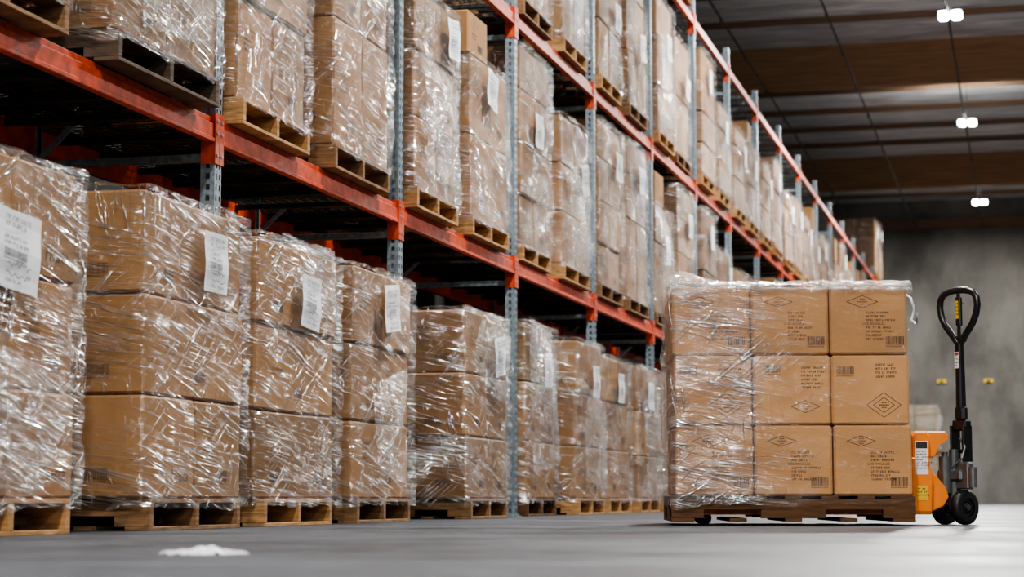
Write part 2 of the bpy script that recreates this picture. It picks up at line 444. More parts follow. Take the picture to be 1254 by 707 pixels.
def make_load(front, y0, z, wy, wx, layers, ny, nx, pal, seed, label, group, kinds=('fiesta', 'code'), lab=None, ph=0.14, wrapseed=None, skip=0, pw=None, pyk=('code', 'text'), wide=False):
    rr = random.Random(seed)
    c = (-front-wx/2, y0+wy/2, z)
    T = thing('wrapped_pallet_load', label, 'pallet load', c, (0, 0, rr.uniform(-0.006, 0.006)), group)
    obj('wooden_pallet', pallet_mesh(wx+0.01, pw or (wy-.03), ph, pal), (0, -.0, 0), parent=T)
    zz = ph
    for li, h in enumerate(layers):
        n_y = ny[li] if isinstance(ny, (list, tuple)) else ny
        bx = (wx-0.03)/nx; by = (wy-0.03)/n_y
        sh = (rr.uniform(-.014, .009), rr.uniform(-.010, .010))
        for i in range(nx):
            for j in range(n_y):
                if skip and li == len(layers)-1 and j == (n_y-1 if skip == 1 else 0) and n_y > 1: continue
                px = kinds[(li+j+seed) % len(kinds)] if i == nx-1 else None
                py = pyk[(li+i+1+seed) % len(pyk)] if j == 0 else None
                m = box_mesh(bx, by, h, px, py, (li+seed) % 3)
                obj('cardboard_box', m, (-wx/2+0.015+bx*(i+.5)+sh[0]+rr.uniform(-.004, .004), -wy/2+0.015+by*(j+.5)+sh[1]+rr.uniform(-.004, .004), zz+0.0005), (0, 0, rr.uniform(-0.010, 0.010)), T)
        zz += h
    ws = seed % 5 if wrapseed is None else wrapseed
    obj('stretch_wrap', wrap_mesh(wx, wy, ph-0.03, round(zz-(layers[-1] if skip else 0), 2), ws, amp=(.016, .022, .018, .028, .02)[ws]), parent=T)
    if lab is not None:
        for (ly, lz, tilt) in lab:
            obj('shipping_label', LABEL_WIDE if wide else LABELS[(seed+int(ly*10)) % 4], (wx/2+0.038, ly, lz), (tilt, 0, 0), T)
    return T

# ------------------------------------------------------------------ room shell
XL, XR, YF, YB, ZC = -6.6, 12.0, -14.0, 62.5, 9.35
def shell(name, x0, x1, y0, y1, z0, z1, mat):
    mb = MB(); mb.cbox(x0, x1, y0, y1, z0, z1, 0.001, 0)
    o = obj(name, mb.mesh(name, [mat])); o['kind'] = 'structure'; return o
mf, nt, out = newmat('polished_concrete')
b = nt.nodes.new('ShaderNodeBsdfPrincipled')
n = N(nt, 'ShaderNodeTexNoise', Scale=0.9, Detail=8.0, Roughness=0.65); L(nt, coords(nt, rnd=False), n.inputs['Vector'])
n2 = N(nt, 'ShaderNodeTexNoise', Scale=14.0, Detail=6.0); L(nt, coords(nt, rnd=False), n2.inputs['Vector'])
mx = N(nt, 'ShaderNodeMath', operation='MULTIPLY_ADD'); L(nt, n2.outputs[0], mx.inputs[0]); mx.inputs[1].default_value = 0.35; L(nt, n.outputs[0], mx.inputs[2])
L(nt, ramp(nt, mx.outputs[0], [(0.52, (0.026, 0.031, 0.040)), (0.80, (0.072, 0.080, 0.096))]), b.inputs['Base Color'])
L(nt, ramp(nt, n.outputs[0], [(0.35, 0.32), (0.65, 0.55)]), b.inputs['Roughness'])
b.inputs['Specular IOR Level'].default_value = 0.35
bp = N(nt, 'ShaderNodeBump', Strength=0.1, Distance=0.01); L(nt, n2.outputs[0], bp.inputs['Height']); L(nt, bp.outputs[0], b.inputs['Normal'])
L(nt, b.outputs[0], out.inputs[0])
def concrete(name, a, c):
    mw, nt, out = newmat(name)
    b = nt.nodes.new('ShaderNodeBsdfPrincipled')
    n = N(nt, 'ShaderNodeTexNoise', Scale=0.6, Detail=7.0, Roughness=.6); L(nt, coords(nt, scale=(1, 1, 0.6), rnd=False), n.inputs['Vector'])
    L(nt, ramp(nt, n.outputs[0], [(0.38, a), (0.62, c)]), b.inputs['Base Color'])
    b.inputs['Roughness'].default_value = 0.8; L(nt, b.outputs[0], out.inputs[0]); return mw
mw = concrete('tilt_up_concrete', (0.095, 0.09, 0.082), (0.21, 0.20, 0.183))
mwd = concrete('shaded_concrete', (0.03, 0.03, 0.03), (0.06, 0.06, 0.058))  # left wall tone lowered to put deep shade behind the rack
mc, nt, out = newmat('foil_insulation')
b = nt.nodes.new('ShaderNodeBsdfPrincipled')
n = N(nt, 'ShaderNodeTexNoise', Scale=1.2, Detail=5.0, Distortion=1.0); L(nt, coords(nt, scale=(0.6, 2.5, 1), rnd=False), n.inputs['Vector'])
L(nt, ramp(nt, n.outputs[0], [(0.3, (0.42, 0.45, 0.47)), (0.7, (0.86, 0.89, 0.92))]), b.inputs['Base Color'])
b.inputs['Roughness'].default_value = 0.4; b.inputs['Metallic'].default_value = 0.1
bp = N(nt, 'ShaderNodeBump', Strength=1.0, Distance=0.15); L(nt, n.outputs[0], bp.inputs['Height']); L(nt, bp.outputs[0], b.inputs['Normal'])
L(nt, b.outputs[0], out.inputs[0])

shell('floor', XL-.2, XR+.2, YF-.2, YB+.2, -0.2, 0, mf)
shell('ceiling', XL-.2, XR+.2, YF-.2, YB+.2, ZC, ZC+.2, mc)
shell('wall_back', XL-.2, XR+.2, YB, YB+.2, 0, ZC, mw)
shell('wall_front', XL-.2, XR+.2, YF-.2, YF, 0, ZC, mw)
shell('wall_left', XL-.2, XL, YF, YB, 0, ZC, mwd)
shell('wall_right', XR, XR+.2, YF, YB, 0, ZC, mw)
ti = 1
def trim(x0, x1, y0, y1, z0, z1, mat):
    global ti
    o = shell('trim_%d' % ti, x0, x1, y0, y1, z0, z1, mat); ti += 1
GY = [-1.0, 12.8, 26.6, 40.4, 54.2]
for g in GY: trim(XL, XR, g-.14, g+.14, 8.48, ZC, M_GLU)
trim(XL, XR, YB-.2, YB, 8.45, 8.75, M_GLU2)
y = 28.6
while y < YB-1:
    if all(abs(y-g) > 0.5 for g in GY): trim(XL, XR, y-.04, y+.04, 9.23, ZC, M_GLU2)
    y += 2.3
for i, x in enumerate((-4.9, -3.1, -1.1)):
    mb = MB(); mb.cyl((x, 20, 8.38), (x, YB-.2, 8.38), 0.02, 8)
    for g in GY[2:]: mb.cyl((x, g, 8.38), (x, g, 8.5), 0.012, 6)
    for k in range(13): mb.cyl((x, 21+k*3.1, 8.36), (x, 21+k*3.1, 8.28), 0.012, 6)
    thing('ceiling_pipe', 'long dark steel pipe slung under the roof beams', 'pipe', mesh=mb.mesh('ceiling_pipe', [M_PIPE]), group='pipes under the roof')

def fixture_mesh():
    mb = MB()
    mb.cbox(-.20, .20, -.15, .15, .02, .05, .008, 0)
    for s in (-1, 1):
        mb.cbox(s*.108-.085, s*.108+.085, -.15, .15, -.09, .025, .03, 1)
    return mb.mesh('lamp_housing', [M_PIPE, M_LED])
FM = fixture_mesh()
LY = [-9, 1.5, 12.5, 23.5, 34.2, 44.3, 56.5]
mbc = MB(); mbc.cyl((0, 0, .05), (0, 0, 0.95), .006, 6)
CM = mbc.mesh('hanging_cable', [M_PIPE])
K = 0.63
def lamp(x, y, z, p, show=True):
    if show:
        T = thing('high_bay_light', 'suspended high bay light with two glowing panels', 'ceiling light', (x, y, z), group='high bay lights over the aisle')
        obj('lamp_housing', FM, parent=T); obj('hanging_cable', CM, parent=T)
    ld = bpy.data.lights.new('bay_lamp', 'AREA'); ld.shape = 'RECTANGLE'; ld.size = 0.36; ld.size_y = 0.26; ld.energy = p*K; ld.color = (1.0, 0.98, 0.93)
    lo = bpy.data.objects.new('bay_lamp', ld); COL.objects.link(lo); lo.location = (x, y, z-0.11)
    if y > 20:
        for dx in (-1, 1):   # added lamps aimed upward to brighten the roof foil
            ld = bpy.data.lights.new('roof_fill', 'AREA'); ld.size = 0.3; ld.energy = p*K*0.035; ld.color = (1.0, 0.98, 0.94)
            lo = bpy.data.objects.new('roof_fill', ld); COL.objects.link(lo); lo.location = (x+dx*.45, y, z+0.05); lo.rotation_euler = (math.pi, 0, 0)
for y in LY: lamp(-1.06, y, 8.40, 1700, show=y > 30)
for y in LY[:6]: lamp(5.5, y+1, 8.38, 700, show=False)
ld = bpy.data.lights.new('rear_fill', 'AREA'); ld.shape = 'RECTANGLE'; ld.size = 4; ld.size_y = 2.5; ld.energy = 380*K; ld.color = (0.95, 0.97, 1.0)  # added fill behind the camera to brighten the jack load's front
lo = bpy.data.objects.new('rear_fill', ld); COL.objects.link(lo); lo.location = (3.0, -6, 4.5); lo.rotation_euler = (math.radians(78), 0, math.radians(8))

# ------------------------------------------------------------------ rack
DR = 3.90; DEP = 1.07; BAY = 3.03; Y0 = 9.22; NB = 16
rack = thing('pallet_rack', 'tall galvanised pallet rack with red-orange beams', 'pallet rack', (-DR, Y0-BAY, 0))
PW, PD = 0.085, 0.075; HT = 6.45
def post_mesh():
    mb = MB(); z = 0.03
    xs = [-PW/2, -0.030, -0.013, 0.013, 0.030, PW/2]
    V = []; F = []
    zl = [0.0]; kinds = []
    while z < HT-0.05:
        zl.append(z); kinds.append(0); zl.append(z+0.030); kinds.append(1); z += 0.055
    zl.append(HT); kinds.append(0)
    for zz in zl:
        for x in xs: V.append((0, x, zz))
    nx = len(xs)
    for j in range(len(zl)-1):
        for i in range(nx-1):
            if kinds[j] == 1 and i in (1, 3): continue
            a = j*nx+i; F.append([a, a+1, a+nx+1, a+nx])
    mb.add(V, F, 0)
    for s in (-1, 1):
        V = []; F = []; ds = [0, -0.026, -0.048, -PD]
        for zz in zl:
            for d in ds: V.append((d, s*PW/2, zz))
        for j in range(len(zl)-1):
            for i in range(3):
                if kinds[j] == 1 and i == 1: continue
                a = j*4+i; F.append([a, a+1, a+5, a+4])
        mb.add(V, F, 0)
        mb.cbox(-PD-.002, -PD, s*PW/2-(0.02 if s > 0 else 0), s*PW/2+(0.02 if s < 0 else 0), 0, HT, .0005, 0)
    mb.cbox(-PD-.03, .03, -PW/2-.03, PW/2+.03, 0, .008, .001, 0)
    mb.cyl((.018, 0, .008), (.018, 0, .025), .01, 6)
    return mb.mesh('upright_post', [M_GALV])
PM = post_mesh()
def brace_mesh():
    mb = MB(); zs = [0.25, 0.95, 1.85, 2.75, 3.85, 4.8, 5.8, 6.35]
    a, b = -PD*.6, -DEP+PD*.6
    for z in zs: mb.cbox(b, a, -.018, .018, z-.02, z+.02, .003)
    for i in range(len(zs)-1):
        p, q = ((a, 0, zs[i]), (b, 0, zs[i+1])) if i % 2 else ((b, 0, zs[i]), (a, 0, zs[i+1]))
        mb.cyl(p, q, .018, 4)
    return mb.mesh('frame_brace', [M_GALV])
BM_ = brace_mesh()
LV = [1.985, 4.01, 6.13]; BH = 0.13
def beam_mesh():
    mb = MB(); l = BAY-PW
    mb.cbox(-.045, -.003, PW/2, PW/2+l, -BH/2, BH/2-.035, .004, 0)
    mb.cbox(-.045, -.018, PW/2, PW/2+l, BH/2-.04, BH/2, .004, 0)
    mb.cbox(-.03, .004, PW/2, PW/2+l, -BH/2-.002, -BH/2+.02, .003, 0)
    for y0, y1 in ((0.002, PW/2+.012), (PW/2+l-.012, BAY-0.002)):
        mb.cbox(.0005, .007, y0, y1, -BH/2-.11, BH/2+.02, .001, 0)
        mb.cbox(-PD, .007, (PW/2+.001 if y0 < 1 else BAY-PW/2-.005), (PW/2+.005 if y0 < 1 else BAY-PW/2-.001), -BH/2-.11, BH/2+.02, .001, 0)
        for z in (-.13, -.02, .045): mb.cyl((.006, (y0+y1)/2, z), (.012, (y0+y1)/2, z), .008, 8, 1)
    return mb.mesh('beam', [M_RED, M_GALV])
BE = beam_mesh()
def deck_mesh():
    mb = MB(); l = BAY-PW; y0 = PW/2; z = BH/2-.004
    n = 54
    for i in range(n+1):
        y = y0+l*i/n; mb.cyl((-.03, y, z), (-DEP+.03, y, z), .0036, 4, caps=False)
    for i in range(16):
        x = -.03-(DEP-.06)*i/15; mb.cyl((x, y0, z-.005), (x, y0+l, z-.005), .0036, 4, caps=False)
    for i in range(6):
        y = y0+l*(i+.5)/6; mb.cbox(-DEP+.03, -.03, y-.025, y+.025, z-.04, z-.009, .002)
    return mb.mesh('wire_deck', [M_WIRE])
DM = deck_mesh()
for i in range(NB+2):
    y = i*BAY
    obj('upright_post', PM, (0, y, 0), parent=rack)
    obj('upright_post', PM, (-DEP, y, 0), (0, 0, math.pi), parent=rack)
    obj('frame_brace', BM_, (0, y, 0), parent=rack)
for i in range(NB+1):
    for z in LV:
        obj('beam', BE, (0, i*BAY, z), parent=rack)
        obj('wire_deck', DM, (0, i*BAY, z), parent=rack)
        if z < 5: obj('rear_beam', BE, (-DEP, (i+1)*BAY, z), (0, 0, math.pi), parent=rack)

# ------------------------------------------------------------------ ground-level loads
G0 = 'wrapped loads on the floor under the rack'
LA = make_load(3.70, 6.28, 0, 1.08, 1.15, [.42, .44, .45], 2, 2, M_WOODL, 1, 'wrapped stack of tan cartons on pale pallet, white sheet taped on', G0, ('fiesta', 'text'), [(-0.06, 1.07, -0.08)], pw=.95, wide=True)
LB = make_load(3.69, 7.95, 0, 1.17, 1.15, [.455, .445, .46], [2, 1, 1], 2, M_WOODM, 2, 'wide wrapped stack of printed tan cartons on worn pallet', G0, ('fiesta', 'code'), [(0.10, 1.24, 0.0)], pw=1.04, pyk=('code',))
LC = make_load(3.71, 9.33, 0, 1.19, 1.15, [.45, .44, .44], [1, 1, 1], 2, M_WOODL, 3, 'wrapped three-layer carton stack with white sheet near its top', G0, ('code', 'fiesta'), [(0.06, 1.18, -0.08)], pw=1.0)
LD_ = make_load(3.71, 10.80, 0, 1.13, 1.15, [.45, .45, .45], [1, 2, 2], 2, M_WOODM, 4, 'wrapped carton stack beside the rack upright, loose film', G0, ('text', 'fiesta'), [(0.02, 1.28, 0.12)], pw=1.0)
LE = make_load(3.70, 13.15, 0, 1.17, 1.15, [.43, .44, .44], [2, 2, 2], 2, M_WOODM, 5, 'carton stack with wide gap before it, film slipping at corner', G0, ('code', 'text'), [(0.15, 1.16, 0.16)], pw=1.0, pyk=('code', 'text'))
LF = make_load(3.85, 15.42, 0, 1.05, 1.15, [.46, .48, .48], 2, 2, M_WOODD, 6, 'tall carton stack on dark pallet swathed in hazy film', G0, ('text', 'code'), [(0.1, 1.2, 0.05)])
LG = make_load(3.74, 16.85, 0, 1.08, 1.15, [.46, .46, .46], [2, 2, 2], 2, M_WOODL, 7, 'wrapped carton stack on yellow pine pallet, sheet on front', G0, ('code', 'text'), [(0.05, 1.18, 0)])
make_load(3.80, 18.45, 0, 1.05, 1.15, [.46, .46, .42], 2, 2, M_WOODL, 8, 'wrapped carton stack on pine pallet further down the aisle', G0, ('code', 'text'), [(-.1, 1.2, 0)])
LI = make_load(3.80, 20.00, 0, 1.08, 1.15, [.44, .46, .46], 2, 2, M_WOODL, 9, 'wrapped carton stack on pine pallet further down the aisle', G0, ('code', 'text'), [(-.1, 1.2, 0)])
for k in range(2):
    make_load(3.82, 21.5+k*1.42, 0, 1.05, 1.15, [.46, .46, .46], 2, 2, M_WOODL, 10+k, 'wrapped carton stack on pine pallet further down the aisle', G0, ('code', 'text'), None)
hw = 1.15/2+.02
obj('loose_film_flap', flap_mesh(1, [(hw, -.35, .95), (hw, .50, .78), (hw, .50, 1.46), (hw-.12, -.30, 1.50)], .05), parent=LE)
obj('loose_film_flap', flap_mesh(2, [(hw+.02, -.45, .35), (hw+.03, .45, .42), (hw, .35, 1.50), (hw-.05, -.35, 1.62)], .10), parent=LF)
obj('loose_film_flap', flap_mesh(3, [(hw+.05, -.30, .16), (hw+.02, .20, .50), (hw, .40, .95), (hw, -.30, .80)], .06), parent=LD_)
obj('loose_film_flap', flap_mesh(4, [(hw+.02, -.45, .20), (hw+.04, .10, .16), (hw, .50, .60), (hw, -.45, .75)], .05), parent=LA)
obj('loose_film_flap', flap_mesh(5, [(hw+.03, -.40, .20), (hw+.06, .40, .25), (hw, .30, 1.40), (hw-.05, -.30, 1.54)], .08), parent=LI)
obj('loose_film_flap', flap_mesh(6, [(hw, -.10, 1.15), (hw, .55, 1.10), (hw-.04, .55, 1.52), (hw-.10, -.10, 1.54)], .03), parent=LC)
obj('loose_film_flap', flap_mesh(7, [(hw+.01, -.40, .30), (hw+.03, .45, .20), (hw, .45, 1.0), (hw, -.40, 1.15)], .05), parent=LG)

# ------------------------------------------------------------------ rack loads (near, detailed)
G1 = 'wrapped loads standing on the rack shelves'
ZL = [z+BH/2+0.001 for z in LV]
opts = [([.62, .62, .36], 2), ([.47, .47, .47], 2), ([.80, .45, .38], 2), ([.56, .56, .5], [2, 1, 2]), ([.42, .42, .42, .4], 2), ([.75, .75], 2)]
pals = [M_WOODL, M_WOODM, M_WOODL, M_WOODM, M_WOODM]
over = {(0, 0, 0): (M_WOODM, 1, 0), (0, 0, 1): (M_WOODB, 1, 0), (0, 1, 0): (M_WOODL, 3, 0), (0, 1, 1): (M_WOODM, 2, 0), (0, 2, 0): (M_WOODL, 1, 0), (0, 2, 1): (M_WOODL, 0, 1),
        (0, 3, 0): (M_WOODL, 4, 0), (0, 3, 1): (M_WOODL, 1, 0)}
cnt = 0
for lv, bays in ((0, range(0, 6)), (1, range(3, 6)), (2, (5,))):
    for bi in bays:
        for k in (0, 1):
            rr = random.Random(lv*100+bi*10+k)
            pal, oi_, sk = over.get((lv, bi, k), (rr.choice(pals), rr.randrange(6), rr.choice([0, 0, 1, 2])))
            layers, ny = opts[oi_]
            layers = [round(h*rr.uniform(.9, 1.04), 2) for h in layers]
            yb = Y0-BAY+bi*BAY+(0.14 if k == 0 else 1.55)
            wy = rr.uniform(0.96, 1.10); front = DR-rr.uniform(0.01, 0.06)
            if lv == 0 and bi == 0: front = 3.80; yb += .1*k; wy = 1.15 if k else wy
            if lv == 0 and bi == 1: front = 3.84
            H = sum(layers)
            lab = [(rr.uniform(-.1, .3), 0.14+H*rr.uniform(.6, .8), rr.uniform(-.2, .2))] if not sk else [(rr.uniform(-.1, .2), .14+H*.45, rr.uniform(-.2, .2))]
            if lv == 0 and bi < 2: lab = None
            if lv == 0 and bi == 2: lab = [((.25, -.1)[k], 0.14+(1.15, 1.0)[k], (.1, -.1)[k])]
            lb = ['wrapped tan cartons on pine pallet, resting on rack shelf', 'film-wrapped carton load with white sheet, on rack shelf'][1 if lab else 0]
            T = make_load(front, yb, ZL[lv], wy, 1.12, layers, ny, 2, pal, 20+cnt, lb, G1, ('text', 'code'), lab, skip=sk)
            if cnt % 3 == 1:
                q = 1.12/2+.02
                obj('loose_film_flap', flap_mesh(20+cnt, [(q+.02, -.4, .18), (q+.03, .35, .25), (q, .4, H*.7), (q, -.4, H*.8)], .05), parent=T)
            cnt += 1
def far_mesh(seed, card=None):
    rr = random.Random(seed); mb = MB(); wx = 1.12; wy = rr.uniform(.95, 1.06); h = 0.14
    pallet_geo(mb, wx, wy, h, 0, True)
    lay = [[.5, .5, .5], [.45, .42, .32], [.8, .75], [.55, .6, .35], [.45, .45, .25], [.4, .4, .4, .4], [.7, .5], [.45, .5, .5], [.35, .6, .3]][seed % 9]; z = h
    for li, l in enumerate(lay):
        sx, sy = rr.uniform(-.018, .018), rr.uniform(-.018, .018)
        for i in range(2):
            for j in range(2):
                if li == len(lay)-1 and seed % 3 == 0 and j == 1: continue
                bx = wx/2; by = wy/2
                mb.cbox(-wx/2+bx*i+.008+sx, -wx/2+bx*(i+1)-.008+sx, -wy/2+by*j+.008+sy, -wy/2+by*(j+1)-.008+sy, z, z+l-.008, .014, 1)
        z += l
    zt = z-(lay[-1] if seed % 3 == 0 else 0)
    wrap_geo(mb, wx, wy, h-.02, zt, seed, 2, ns=8, nr=12, off=.024, amp=.024)
    o = Vector((wx/2+.05, 0, 0)); mb.quad(o, Vector((0, 1, 0)), Vector((0, 0, 1)), .05-.2*(seed % 2), .27-.2*(seed % 2), zt-.5, zt-.2, 3)
    me = mb.mesh('wrapped_pallet_load', [M_WOODL, card or M_CARD, M_WRAP, M_PAPER]); return me, z
FMs = [far_mesh(i) for i in range(9)]
for bi in range(6, NB+1):
    for k in (0, 1):
        for lv in (0, 1, 2):
            if lv == 2 and bi < NB-0: continue
            rr = random.Random(bi*31+k*7+lv)
            yb = Y0-BAY+bi*BAY+(0.14 if k == 0 else 1.55)
            thing('wrapped_pallet_load', 'distant wrapped carton load on pallet, on rack shelf', 'pallet load',
                  (-(DR-.06)-.56, yb+.53, ZL[lv]), (0, 0, 0), G1, FMs[rr.randrange(9)][0])
FP = far_mesh(4, M_CARD3)
for y in (55.0, 56.3):
    m, zt = FP
    for lv in range(2):
        thing('wrapped_pallet_load', 'pale wrapped load standing by the concrete end wall', 'pallet load', (-2.85, y, lv*(zt+.048)), (0, 0, 0), 'loads by the end wall', m)
for x in (-2.45, -1.05):
    mb = MB(); mb.cbox(-.14, .14, -.06, 0, -.06, .06, .01, 0); mb.cbox(-.04, .04, -.1, -.05, -.035, .035, .01, 1)
    thing('wall_marker', 'small yellow marker fixed to concrete wall', 'wall marker', (x, YB, 3.72), mesh=mb.mesh('wall_marker', [M_YEL, M_PIPE]))

# ------------------------------------------------------------------ load on the pallet jack
P0 = Vector((-1.203, 10.53, 0)); A = math.radians(12.43)
rot = Matrix.Rotation(A, 3, 'Z')
LWx, LWy = 1.245, 1.02
cpos = P0+rot @ Vector((0.016, LWy/2, 0))
JL = thing('wrapped_pallet_load', 'nine-carton-faced load half wrapped in film, raised on pallet jack', 'pallet load', (cpos.x, cpos.y, 0.02), (0, 0, A))
obj('wooden_pallet', pallet_mesh(LWx+.03, LWy, 0.135, M_WOODD), parent=JL)
hs = [.372, .370, .364]; z = 0.135
KN = [['load', 'load_c', 'load_c'], ['load_b', 'load_d', 'load_b'], ['load_c', 'load_c', 'load']]
for li, h in enumerate(hs):
    for i in range(3):
        for j in range(2):
            m = box_mesh(LWx/3, LWy/2, h, 'text' if i == 2 else None, KN[li][i] if j == 0 else None, li*3+i, 1)
            obj('cardboard_box', m, (-LWx/2+LWx/3*(i+.5)+(li-1)*-.005, -LWy/2+LWy/2*(j+.5)+random.uniform(-.004, .004), z+.0005), (0, 0, random.uniform(-.008, .008)), JL)
    z += h
mb = MB(); wrap_geo(mb, LWx, LWy, 0.10, 1.243, 11, ns=26, nr=40, amp=.018, peak=.035, off=.010)
obj('stretch_wrap', mb.mesh('stretch_wrap', [M_WRAPJ], True), parent=JL)
mt, nt, out = newmat('bunched_film'); b = nt.nodes.new('ShaderNodeBsdfPrincipled'); n = N(nt, 'ShaderNodeTexNoise', Scale=40.0)
L(nt, coords(nt), n.inputs['Vector']); L(nt, ramp(nt, n.outputs[0], [(.3, (.6, .62, .64)), (.7, (.9, .92, .94))]), b.inputs['Base Color']); b.inputs['Roughness'].default_value = .25
bp = N(nt, 'ShaderNodeBump', Strength=.6, Distance=.01); L(nt, n.outputs[0], bp.inputs['Height']); L(nt, bp.outputs[0], b.inputs['Normal']); L(nt, b.outputs[0], out.inputs[0])
M_BUNCH = mt
mb = MB(); V = []; F = []
path = [(LWx/2-.03, -.46, 1.22), (LWx/2+.02, -.47, 1.18), (LWx/2+.035, -.48, 1.12), (LWx/2+.02, -.48, 1.06), (LWx/2+.045, -.49, 1.04), (LWx/2+.05, -.48, 1.10)]
for i, p in enumerate(path):
    V += [(p[0]-.008, p[1], p[2]), (p[0]+.008, p[1]+.03, p[2]+.006)]
for i in range(len(path)-1): F.append([2*i, 2*i+1, 2*i+3, 2*i+2])
mb.add(V, F, 0)
obj('film_tail', mb.mesh('film_tail', [mt], True), parent=JL)
mb = MB(); V = []; F = []; n = 70; m_ = 16
for i in range(n+1):
    t = i/n; x = -LWx/2-.016+(LWx+.030)*t
    dz = .034+.022*noise.noise(Vector((t*6, 1, 0)))+.03*math.exp(-((t-.04)/.07)**2)
    for j in range(m_+1):
        s = j/m_
        rise = .055*math.exp(-((t-.05)/.07)**2)*min(1, s*2.5)
        wob = .016*noise.noise(Vector((t*9, s*5, 7)))
        if s < .3:
            q = s/.3; yy = -LWy/2-.026-.010*noise.noise(Vector((t*14, q*2, 2))); zz = 1.252-dz*(1-q)
        else:
            q = (s-.3)/.7; yy = -LWy/2-.022+.30*q; zz = 1.252+.018*min(1, q*5)+abs(wob)*1.2
        V.append((x, yy, zz+rise))
for i in range(n):
    for j in range(m_): a = i*(m_+1)+j; F.append([a, a+1, a+m_+2, a+m_+1])
mb.add(V, F)
M_SHEET = wrapmat('loose_sheet_film', 0.45, 0.14, 0.68, obase=0.08)
obj('film_sheet', mb.mesh('film_sheet', [M_SHEET], True), parent=JL)

# ------------------------------------------------------------------ pallet jack
PJ = thing('pallet_jack', 'orange hand pallet jack with black loop handle', 'pallet jack', P0, (0, 0, A))
cv = LWy/2
fm = MB()
fm.cbox(-.57, .70, -.075, .075, .085, .128, .006); fm.cbox(-.57, .70, -.075, -.068, .055, .1, .002); fm.cbox(-.57, .70, .068, .075, .055, .1, .002)
fm.cyl((-.57, 0, .1), (-.60, 0, .098), .026, 12, r2=.015)
FK = fm.mesh('fork', [M_ORANGE])
for s in (-1, 1): obj('fork', FK, (0, cv+s*.2, 0), parent=PJ)
rm = MB(); rm.lathe([(-.03, 0), (-.03, .03), (-.025, .036), (.025, .036), (.03, .03), (.03, 0)], (0, 0, 0), (0, 1, 0), 20)
rm.cyl((0, -.034, 0), (0, .034, 0), .012, 10, 1)
RM = rm.mesh('load_roller', [M_BLACK, M_STEEL], True)
for s in (-1, 1):
    obj('load_roller', RM, (-.43, cv+s*.2-.0, .037), parent=PJ)
bm = MB()
def prism(poly, y0, y1, ch=0.012):
    n = len(poly); cx = sum(p[0] for p in poly)/n; cz = sum(p[1] for p in poly)/n
    def ring(y, k): return [Vector((cx+(x-cx)*k, y, cz+(z-cz)*k)) for x, z in poly]
    ch = min(ch, (y1-y0)/3)
    rings = [ring(y0, .93), ring(y0+ch, 1), ring(y1-ch, 1), ring(y1, .93)]
    V = [p for r in rings for p in r]; F = []
    for k in range(3):
        F += [[k*n+i, k*n+(i+1) % n, (k+1)*n+(i+1) % n, (k+1)*n+i] for i in range(n)]
    F += [list(range(n))[::-1], [3*n+i for i in range(n)]]
    bm.add(V, F, 0)
bm.cbox(.675, .70, cv-.27, cv+.27, .06, .36, .006)
prism([(.69, .055), (.79, .055), (.80, .28), (.785, .33), (.785, .48), (.77, .505), (.71, .505), (.69, .485)], cv-.2, cv+.2)
prism([(.77, .505), (.885, .505), (.90, .49), (.902, .465), (.885, .445), (.85, .43), (.825, .37), (.78, .34)], cv-.12, cv+.12)
for s in (-1, 1):
    prism([(.785, .30), (.83, .27), (.885, .20), (.90, .15), (.87, .10), (.785, .06)], cv+s*.10-.006, cv+s*.10+.006)
obj('jack_body', bm.mesh('jack_body', [M_ORANGE]), parent=PJ)
dm = MB(); o = Vector((.742, cv-.2022, .36)); u = Vector((1, 0, 0)); v = Vector((0, 0, 1))
dm.quad(o, u, v, -.034, .034, -.09, .09, 0); o2 = o+Vector((0, -.0008, 0))
dm.quad(o2, u, v, -.03, .03, .05, .085, 1)
lines(dm, o2, u, v, -.028, .03, .05, 7, .015, random.Random(3), .008)
obj('warning_decal', dm.mesh('warning_decal', [M_PAPER, M_INKD]), parent=PJ)
dm = MB(); o = Vector((.742, cv-.2022, .17)); dm.quad(o, u, v, -.03, .03, -.04, .04, 0); lines(dm, o+Vector((0, -.0008, 0)), u, v, -.026, .02, .045, 3, .017, random.Random(4), .008)
obj('warning_decal', dm.mesh('warning_decal', [M_YEL, M_INKD]), parent=PJ)
S = Vector((.950, cv, 0)); ax = Vector((.62, -.78, 0)).normalized(); pr = Vector((.78, .62, 0)).normalized()
ANG = -math.degrees(math.atan2(.78, .62))
wm = MB()
wm.lathe([(-.028, .05), (-.028, .080), (-.02, .093), (.02, .093), (.028, .080), (.028, .05)], (0, 0, 0), ax, 36, 0)
WM = wm.mesh('tyre', [M_BLACK], True)
hm = MB(); hm.lathe([(-.024, .0), (-.024, .02), (-.012, .026), (-.012, .044), (-.024, .052), (.024, .052), (.012, .044), (.012, .026), (.024, .02), (.024, 0)], (0, 0, 0), ax, 28, 0)
HM = hm.mesh('hub', [M_BLACKP], True)
cm2 = MB(); cm2.cyl(-ax*.03, ax*.03, .014, 12); CMm = cm2.mesh('axle_cap', [M_STEEL])
for s in (-1, 1):
    w = obj('steering_wheel', WM, S+ax*.070*s+Vector((0, 0, .093)), parent=PJ)
    obj('wheel_hub', HM, parent=w); obj('axle_cap', CMm, parent=w)
pm = MB()
Z = Vector((0, 0, 1))
pm.cyl(S+Z*.09-ax*.1, S+Z*.09+ax*.1, .012, 12)
pm.cyl(S+Z*.07, S+Z*.27, .034, 20)
pm.cyl(S+Z*.27, S+Z*.30, .05, 24)
pm.cyl(S+Z*.30, S+Z*.41, .026, 20)
pm.cyl(S+Vector((-.055, -.03, .17)), S+Vector((-.055, -.03, .37)), .032, 18)
pm.cyl(S+Vector((-.055, -.03, .37)), S+Vector((-.055, -.03, .395)), .018, 12)
R45 = Matrix.Translation(S) @ Matrix.Rotation(math.radians(ANG), 4, 'Z')
